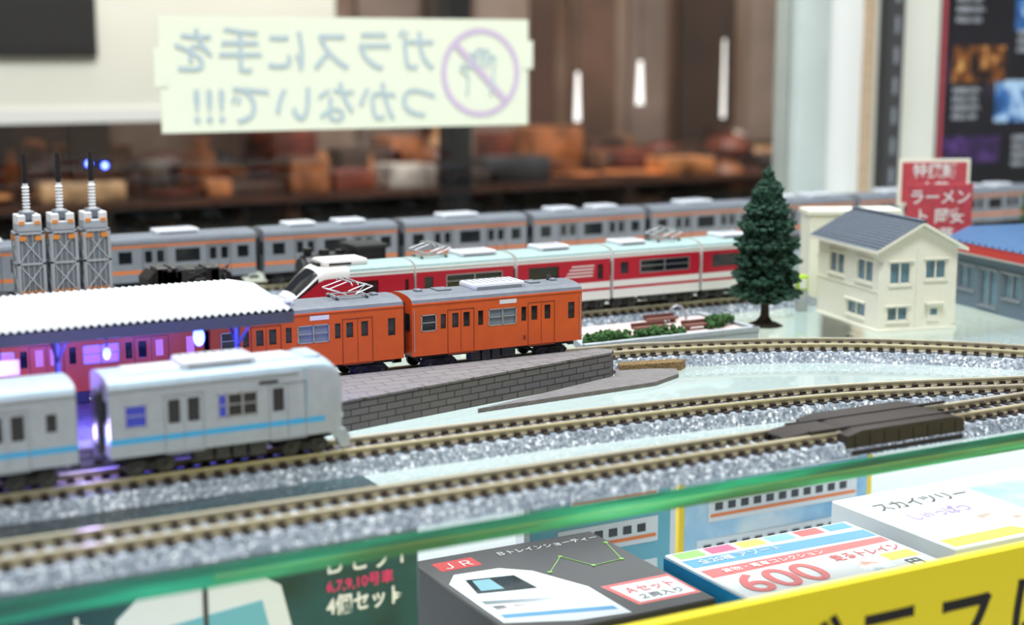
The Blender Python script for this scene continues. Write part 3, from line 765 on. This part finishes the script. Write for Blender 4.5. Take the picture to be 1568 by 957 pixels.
for a,b in zip(cons,cons[1:]): mb.cyl((*a,zt),(*b,zt),.02,'pk_green',n=4)
for a in cons: mb.cyl((*a,zt-.01),(*a,zt+.02),.08,'pk_green',n=8)
o=mb.build('black_toy_box'); 
text(o,'title','ＪＲ',.62,(19.1,39.93,zt+.01),UP,'white',sx=.95); text(o,'subtitle','Ｂトレインショーティー',.38,(21.2,40.3,zt+.01),UP,'white',sx=.9)
text(o,'label','Ａセット',.55,(23.0,35.5,zt+.012),UP,'pk_red',off=.01,sx=.8); text(o,'label2','２両入り',.4,(23.1,34.95,zt+.012),UP,'black')
mb=MB(); mb.rbox(25.9,33.3,33.3,37.9,-9,-5,.04,'pk_white',1)
mb.box(25.88,25.9,33.3,37.9,-8.9,-5.1,'pk_blue'); mb.box(25.9,33.3,33.28,33.3,-8.9,-5.1,'pk_blue')
for k in range(6): quad(mb,[(26.1+k*1.2,37.25),(27.1+k*1.2,37.25),(27.1+k*1.2,37.8),(26.1+k*1.2,37.8)],zt,['pk_green','pk_pink','pk_yel','pk_cyan','pk_red','pk_blue'][k])
quad(mb,[(26.0,36.4),(33.2,36.2),(33.2,36.9),(26.0,37.1)],zt,'pk_blue')
quad(mb,[(26.0,35.4),(33.2,35.6),(33.2,36.05),(26.0,36.1)],zt,'pk_red')
quad(mb,[(30.6,33.6),(31.7,33.6),(31.7,34.6),(30.6,34.6)],zt,'pk_art'); quad(mb,[(31.9,34.1),(33.1,34.1),(33.1,34.7),(31.9,34.7)],zt,'pk_yel')
o=mb.build('red_white_toy_box')
text(o,'number','600',2.1,(26.3,33.75,zt+.01),UP,'pk_red',off=.03); text(o,'title','走るトレイン',.58,(30.3,34.85,zt+.012),UP,'pk_red',off=.01,sx=.8)
text(o,'strip','全20種 アソート',.45,(26.4,36.58,zt+.012),UP,'white'); text(o,'maru','円',.6,(32.2,33.45,zt+.01),UP,'black'); text(o,'t3','貨物・電車コレクション',.36,(26.6,35.62,zt+.012),UP,'white')
mb=MB(); mb.rbox(34.2,43.5,33.7,39.7,-9,-4.9,.04,'pk_white',1)
quad(mb,[(34.4,33.9),(38,33.9),(37.6,34.6),(34.4,34.6)],-4.895,'pk_yel'); quad(mb,[(37.4,34.7),(39.2,34.7),(39.2,36),(37.4,36)],-4.895,'pk_art'); quad(mb,[(39.6,35),(43.2,35),(43.2,38.6),(39.6,38.6)],-4.895,'pk_sky')
M['lilac']=mat('lilac_print',(.45,.30,.60),.7)
o=mb.build('white_toy_box'); text(o,'title','スカイツリー',.9,(34.9,37.9,-4.89),UP,'dgrey',off=.01,sx=.8); text(o,'t2','しゅっぱつ',.8,(35.2,36.6,-4.89),UP,'lilac',off=.01,sx=.7)
def card(name,x0,x1,y,z0_,z1_,frame,art):
    mb=MB(); mb.box(x0,x1,y,y+.6,z0_,z1_,frame); e=.25
    mb.box(x0+e,x1-e,y-.02,y,z0_+e,z1_-e,art)
    for k in range(3):
        zz=z0_+.7+k*1.6
        mb.rbox(x0+.8+k*.5,x1-.8,y-.06,y-.01,zz,zz+.95,.02,'pk_white',1); mb.box(x0+.9+k*.5,x1-.9,y-.08,y-.06,zz+.2,zz+.32,'ostripe' if k else 'pk_red')
        q=x0+1.1+k*.5
        while q<x1-1.5: mb.box(q,q+.35,y-.08,y-.06,zz+.45,zz+.75,'pane'); q+=.6
    return mb.build(name)
card('train_picture_card',23.9,30.2,43.5,-9,-3.7,'pk_white','pk_cyan')
card('yellow_framed_picture_card',30.9,40.2,44.3,-9,-3.7,'pk_yel','pk_sky')
mb=MB(); mb.rbox(-6,15.7,34.3,38.5,-9,-1.0,.05,'pk_teal',1)
y=34.28
mb.prism([(7.2,-9),(7.3,-5),(7.8,-2.6),(8.6,-1.9),(10.8,-1.7),(11.9,-2.4),(12.5,-5),(12.6,-9)],'Y',y-.02,y+.02,'pk_white')
mb.prism([(8.0,-9),(8.2,-5),(8.5,-3.0),(11.4,-2.7),(11.9,-5),(12.0,-9)],'Y',y-.04,y+.02,'pk_cyan')
mb.box(9.9,10.02,y-.05,y,-9,-1.8,'dgrey')
mb.box(-2,5,y-.03,y,-8.5,-4.5,'pk_sky')
o=mb.build('teal_toy_package')
F=(math.pi/2,0,0)
text(o,'b_set','Ｂセット',.74,(13.0,y-.02,-2.32),F,'white',off=.01,sx=.88); text(o,'nums','6,7,9,10号車',.38,(13.1,y-.02,-2.8),F,'pk_pink',off=.005,sx=.95)
text(o,'four','4個セット',.56,(13.1,y-.02,-3.4),F,'white',off=.015,sx=.85); text(o,'left_set','セット',.7,(5.2,y-.02,-2.9),F,'white',off=.01)
M['ysign']=mat('yellow_sign',(.88,.74,.02),.4)
mb=MB(); mb.box(10,46,26,26.25,-9,-1.62,'ysign'); mb.box(12,13,26.25,28,-9,-8.7,'ysign'); mb.box(40,41,26.25,28,-9,-8.7,'ysign')
o=mb.build('yellow_warning_sign')
text(o,'lettering','ガラスに手を',2.6,(20.4,25.99,-4.5),F,'black',off=.03)

# ------------------------------------------------------------------ rear glass with paper sign
M['wglass']=thin_glass('window_glass',(.96,.97,.97),.03,.0,.8)
mb=MB(); mb.box(-30,62,77.4,77.7,.6,70,'wglass'); mb.build('window_1',smooth=False)
M['paper']=mat('paper_sign',(.80,.82,.66),.7)
M['lilac2']=mat('lilac_sign_print',(.62,.49,.66),.7); M['paleblue']=mat('paleblue_print',(.46,.56,.60),.7)
mb=MB(); mb.box(21.1,42.7,77.3,77.36,6.6,12.6,'paper')
mb.box(20.8,21.5,77.26,77.3,9.0,11.0,'paper'); mb.box(42.3,43.0,77.26,77.3,9.8,11.4,'paper')
cx,cz_,r=39.6,9.6,2.5
for i in range(48):
    a=2*math.pi*i/48;b=2*math.pi*(i+1)/48
    mb.poly([(cx+(r-.3)*math.cos(a),77.27,cz_+(r-.3)*math.sin(a)),(cx+r*math.cos(a),77.27,cz_+r*math.sin(a)),(cx+r*math.cos(b),77.27,cz_+r*math.sin(b)),(cx+(r-.3)*math.cos(b),77.27,cz_+(r-.3)*math.sin(b))],'lilac2')
mb.poly([(cx-1.75,77.25,cz_+1.5),(cx-1.5,77.25,cz_+1.75),(cx+1.75,77.25,cz_-1.5),(cx+1.5,77.25,cz_-1.75)],'lilac2')
def strokes(P,m_,w=.12):
    for a,b in zip(P,P[1:]):
        mb.cyl((cx+a[0],77.28,cz_+a[1]),(cx+b[0],77.28,cz_+b[1]),w/2,m_,n=6)
strokes([(-.9,-1.2),(-.8,-.2),(-1.3,.2),(-1.2,.5),(-.7,.2),(-.6,1.1),(-.35,1.1),(-.3,.3),(-.2,1.35),(.05,1.35),(.1,.3),(.25,1.3),(.5,1.25),(.45,.3),(.7,1.0),(.9,.9),(.8,-.4),(.6,-1.3)],'paleblue')
o=mb.build('paper_notice')
text(o,'line_1','ガラスに手を',2.55,(36.9,77.26,9.9),F,'paleblue',mirror=True,off=.01)
text(o,'line_2','つかないで!!!',2.45,(36.9,77.26,7.15),F,'paleblue',mirror=True,off=.01)

M['alu']=mat('aluminium_frame',(.58,.64,.62),.35,metal=.2,noise=.05,nscale=.3)
mb=MB(); mb.rbox(62,64.6,76.6,79.2,-90,75,.2,'alu'); mb.rbox(64.6,67.6,77,79.4,-90,75,.1,'white'); mb.box(67.6,68.4,76.8,79.2,-90,75,mat('wood_strip',(.5,.36,.24),.6,noise=.2))
mb.build('showcase_frame_post')
mb=MB(); mb.box(68.4,140,78,80,-90,120,'cream2'); mb.build('wall_right_rear')
mb=MB(); mb.box(69.8,71.1,77.0,78,-8,75,'dgrey')
for k in range(40): mb.box(70.3,70.6,76.97,77.0,-6+k*2,-4.9+k*2,'silver')
mb.build('slotted_shelf_standard')
M['poster']=ramp_mat('poster_dark',[(.3,(.006,.006,.01)),(.62,(.012,.012,.02)),(.70,(.05,.03,.06))],'noise',.12,.3,0)
M['postblue']=ramp_mat('poster_blue_photo',[(.35,(.01,.03,.10)),(.5,(.04,.16,.45)),(.6,(.5,.7,.9)),(.72,(.1,.2,.5))],'noise',.7,.3,0)
M['postor']=ramp_mat('poster_orange_photo',[(.42,(.01,.008,.012)),(.55,(.25,.08,.02)),(.7,(.8,.45,.15))],'noise',.8,.3,0)
M['postpur']=ramp_mat('poster_purple_photo',[(.40,(.01,.008,.02)),(.6,(.07,.03,.14)),(.75,(.25,.12,.4))],'noise',.8,.3,0)
mb=MB(); mb.box(75.2,100,77.7,78,1.2,45,'poster'); mb.box(75.2,75.45,77.65,77.7,1.2,45,'signred')
def ph(x0,x1,z0_,z1_,m_): mb.box(x0,x1,77.64,77.7,z0_,z1_,m_)
ph(80.4,92,5.9,8.8,'postblue'); ph(82,92,12.2,14.5,'postblue'); ph(76.2,81.2,8.7,11.2,'postor'); ph(75.6,81,3.1,5.0,'postpur')
o=mb.build('dark_poster')
for k,z in enumerate((14.2,13.5,12.8,8.0,7.4,6.8,6.2,4.6,4.0,3.4,2.8,12.0,11.4,10.8)):
    text(o,'caption_%d'%k,'鉄道模型の世界へ' if k%2 else '新製品のご案内',.42,(76.3 if k<7 else 82.2,77.63,z),F,'acwhite',sx=.8)

# ------------------------------------------------------------------ shop background
M['brownwall']=ramp_mat('brown_wood_panel',[(.3,(.02,.010,.006)),(.45,(.07,.03,.018)),(.55,(.16,.085,.055)),(.66,(.34,.25,.20))],'noise',.085,.5,0,stretch=(1,1,.22))
M['shelfwood']=mat('shelf_wood',(.05,.018,.010),.4,noise=.4,nscale=.2)
cols=[mat('good_%d'%i,c,.4,noise=.8,nscale=.35) for i,c in enumerate([(.48,.17,.06),(.32,.11,.04),(.10,.035,.02),(.55,.32,.16),(.04,.018,.015),(.45,.40,.36),(.16,.035,.02),(.03,.03,.035),(.50,.20,.07),(.06,.028,.02),(.20,.09,.05),(.05,.035,.03)])]
mb=MB()
mb.box(10,180,150,153,-90,110,'brownwall'); mb.box(10,12,124,150,-90,4,'shelfwood')
for z in (-60,-34,-14,-6.5,-1.5): mb.box(10,150,124,150,z-.5,z,'shelfwood')
for xx in (45,80,115,150): mb.box(xx,xx+1.2,125,150,-90,-1.5,'shelfwood')
rr=random.Random(11)
cw=[mat('panel_%d'%i,c,.5,noise=.5,nscale=.08) for i,c in enumerate([(.21,.155,.135),(.04,.02,.016),(.26,.20,.175),(.08,.036,.026),(.13,.07,.05)])]
for i,(xx,w) in enumerate(((62,7),(70,4),(76,5),(83,3),(88,6),(96,5),(103,8),(113,6),(122,8))):
    mb.box(xx,xx+w,149.2,150,0,110,cw[i%5])
unit=mb.build('wooden_shelf_unit')
mb=MB()
for z,hh in ((-34,15),(-14,5.5),(-6.5,4.2),(-1.5,5.2)):
    for row in (125.5,134,142):
        xx=12.+rr.uniform(0,3)
        while xx<148:
            w=rr.uniform(1.2,7); h=rr.uniform(.2,1)*hh*(1 if row>130 else .6); c=rr.choice(cols)
            k=rr.random()
            if k<.55: mb.rbox(xx,xx+w,row,row+rr.uniform(3,6),z,z+h,min(.3,h*.35),c,2)
            elif k<.7: mb.cyl((xx+w/2,row+3,z),(xx+w/2,row+3,z+h*.7),w*.3,c,w*.2,n=14); mb.cyl((xx+w/2,row+3,z+h*.7),(xx+w/2,row+3,z+h),w*.12,c,n=10)
            else: mb.sphere((xx+w/2,row+3,z+h*.35),w*.45,c,h/w*.7)
            xx+=w*rr.uniform(.7,1.3)
mb.build('shop_merchandise',parent=unit)
mb=MB(); mb.box(5,49,123,130,5.6,60,'cream2'); mb.box(5,49,122.8,123,5.2,6.3,'white'); mb.box(5,28.5,122.5,123,10.4,50,'matblack'); mb.box(5.5,28,122.4,122.5,11,49,'matblack')
mb.box(27,30,126,129,-90,6,'shelfwood')
mb.build('wall_display_monitor')
mb=MB(); mb.box(53,55,109,111,-90,110,'matblack'); mb.build('black_support_post')
M['streakglow']=mat('reflection_glow',(1,1,1),.4,emis=(1,.95,.92),estr=1.1)  # glowing rods stand in for streaks of lamp reflection on the rear glass
for (x_,z0_,z1_,w) in ((70.3,4.6,9.0,.32),(77,6.0,10,.40),(86.5,4.6,12,.20),(59,-1,1.5,.5)):
    mb=MB(); mb.cyl((0,0,z0_),(0,0,z1_),w,'streakglow',w*.5,n=12); mb.cyl((0,0,z1_),(0,0,180),.06,'dark',n=6); mb.build('lamp_reflection',(x_,118,0))
mb=MB()
for dx in (0,.8): mb.sphere((dx,-.15,-dx*.15),.17,'led')
mb.box(-.3,1.1,0,.3,-.3,.25,'black'); mb.build('blue_indicator_lamp',(17.2,77.05,5.2))

M['floor']=mat('shop_floor',(.45,.40,.34),.4,noise=.1,nscale=.05)
M['rwall']=mat('shop_wall',(.78,.76,.70),.7,noise=.03,nscale=.05)
M['ceil']=mat('shop_ceiling',(.85,.85,.84),.8)
def slab(n,*a): mb=MB(); mb.box(*a); mb.build(n)
slab('floor',-200,300,-160,320,-92,-90,'floor'); slab('ceiling',-200,300,-160,320,180,182,'ceil')
slab('wall_back',-200,300,320,324,-90,180,'rwall'); slab('wall_front',-200,300,-164,-160,-90,180,'rwall')
slab('wall_left',-204,-200,-160,320,-90,180,'rwall'); slab('wall_right',300,304,-160,320,-90,180,'rwall')

for o in list(scene.objects):
    if o.parent is None:
        o.location=o.location*S; o.scale=(S,S,S)

# ------------------------------------------------------------------ lights
def area(name,loc,size,power,col=(1,1,1),tgt=None):
    l=bpy.data.lights.new(name,'AREA'); l.shape='RECTANGLE'; l.size=size[0]*S; l.size_y=size[1]*S; l.energy=power; l.color=col
    o=bpy.data.objects.new(name,l); scene.collection.objects.link(o); o.location=Vector(loc)*S
    if tgt: o.rotation_euler=(Vector(tgt)-Vector(loc)).to_track_quat('-Z','Y').to_euler()
    return o
area('ceiling_light_case',(28,50,95),(110,12),12,(.91,.96,1))
area('ceiling_light_front',(10,-30,160),(150,40),28,(.92,.96,1),(25,40,0))
area('ceiling_light_rear',(70,105,170),(160,50),23,(1,.97,.93))
area('ceiling_light_far',(60,230,170),(200,60),16,(1,.93,.84))
area('shelf_warm_fill',(75,112,32),(110,6),1.3,(1,.82,.65),(75,140,-3))  # added warm fill, gives the shop shelves their orange wash
area('lower_fill_light',(25,45,-.7),(70,2),.42,(.95,.98,1))  # added fills below the glass, brighten the lower compartment
area('lower_fill_light',(25,31,-.7),(70,1.2),.14,(.95,.98,1))
area('lower_fill_light',(45,68,-.7),(90,3),.75,(.95,.98,1))  # added fill for the low rear wall seen through the shelf
def pt(name,loc,p,col,r=.3):
    l=bpy.data.lights.new(name,'POINT'); l.energy=p; l.color=col; l.shadow_soft_size=r*S
    o=bpy.data.objects.new(name,l); scene.collection.objects.link(o); o.location=Vector(loc)*S
pt('led_light',(11.6,39.2,2.6),.06,(.10,.12,1)); pt('led_light',(8.8,39.0,2.5),.06,(.14,.12,1)); pt('led_light',(5.5,39.5,2.6),.07,(.30,.2,1)); pt('led_light',(7.6,36.0,1.6),.014,(.5,.4,1))
w=bpy.data.worlds.new('World'); scene.world=w; w.use_nodes=True
w.node_tree.nodes['Background'].inputs[0].default_value=(.9,.95,1,1); w.node_tree.nodes['Background'].inputs[1].default_value=.6

cam=bpy.data.cameras.new('camera'); co=bpy.data.objects.new('camera',cam); scene.collection.objects.link(co); scene.camera=co
co.location=(0,0,.107); p=math.radians(9.8)
d=Vector((.474*math.cos(p),.880*math.cos(p),-math.sin(p)))
co.rotation_euler=d.to_track_quat('-Z','Y').to_euler()
cam.sensor_width=36; cam.lens=52.8; cam.clip_start=.01; cam.clip_end=20
cam.dof.use_dof=True; cam.dof.focus_distance=.485; cam.dof.aperture_fstop=10
scene.view_settings.view_transform='Standard'
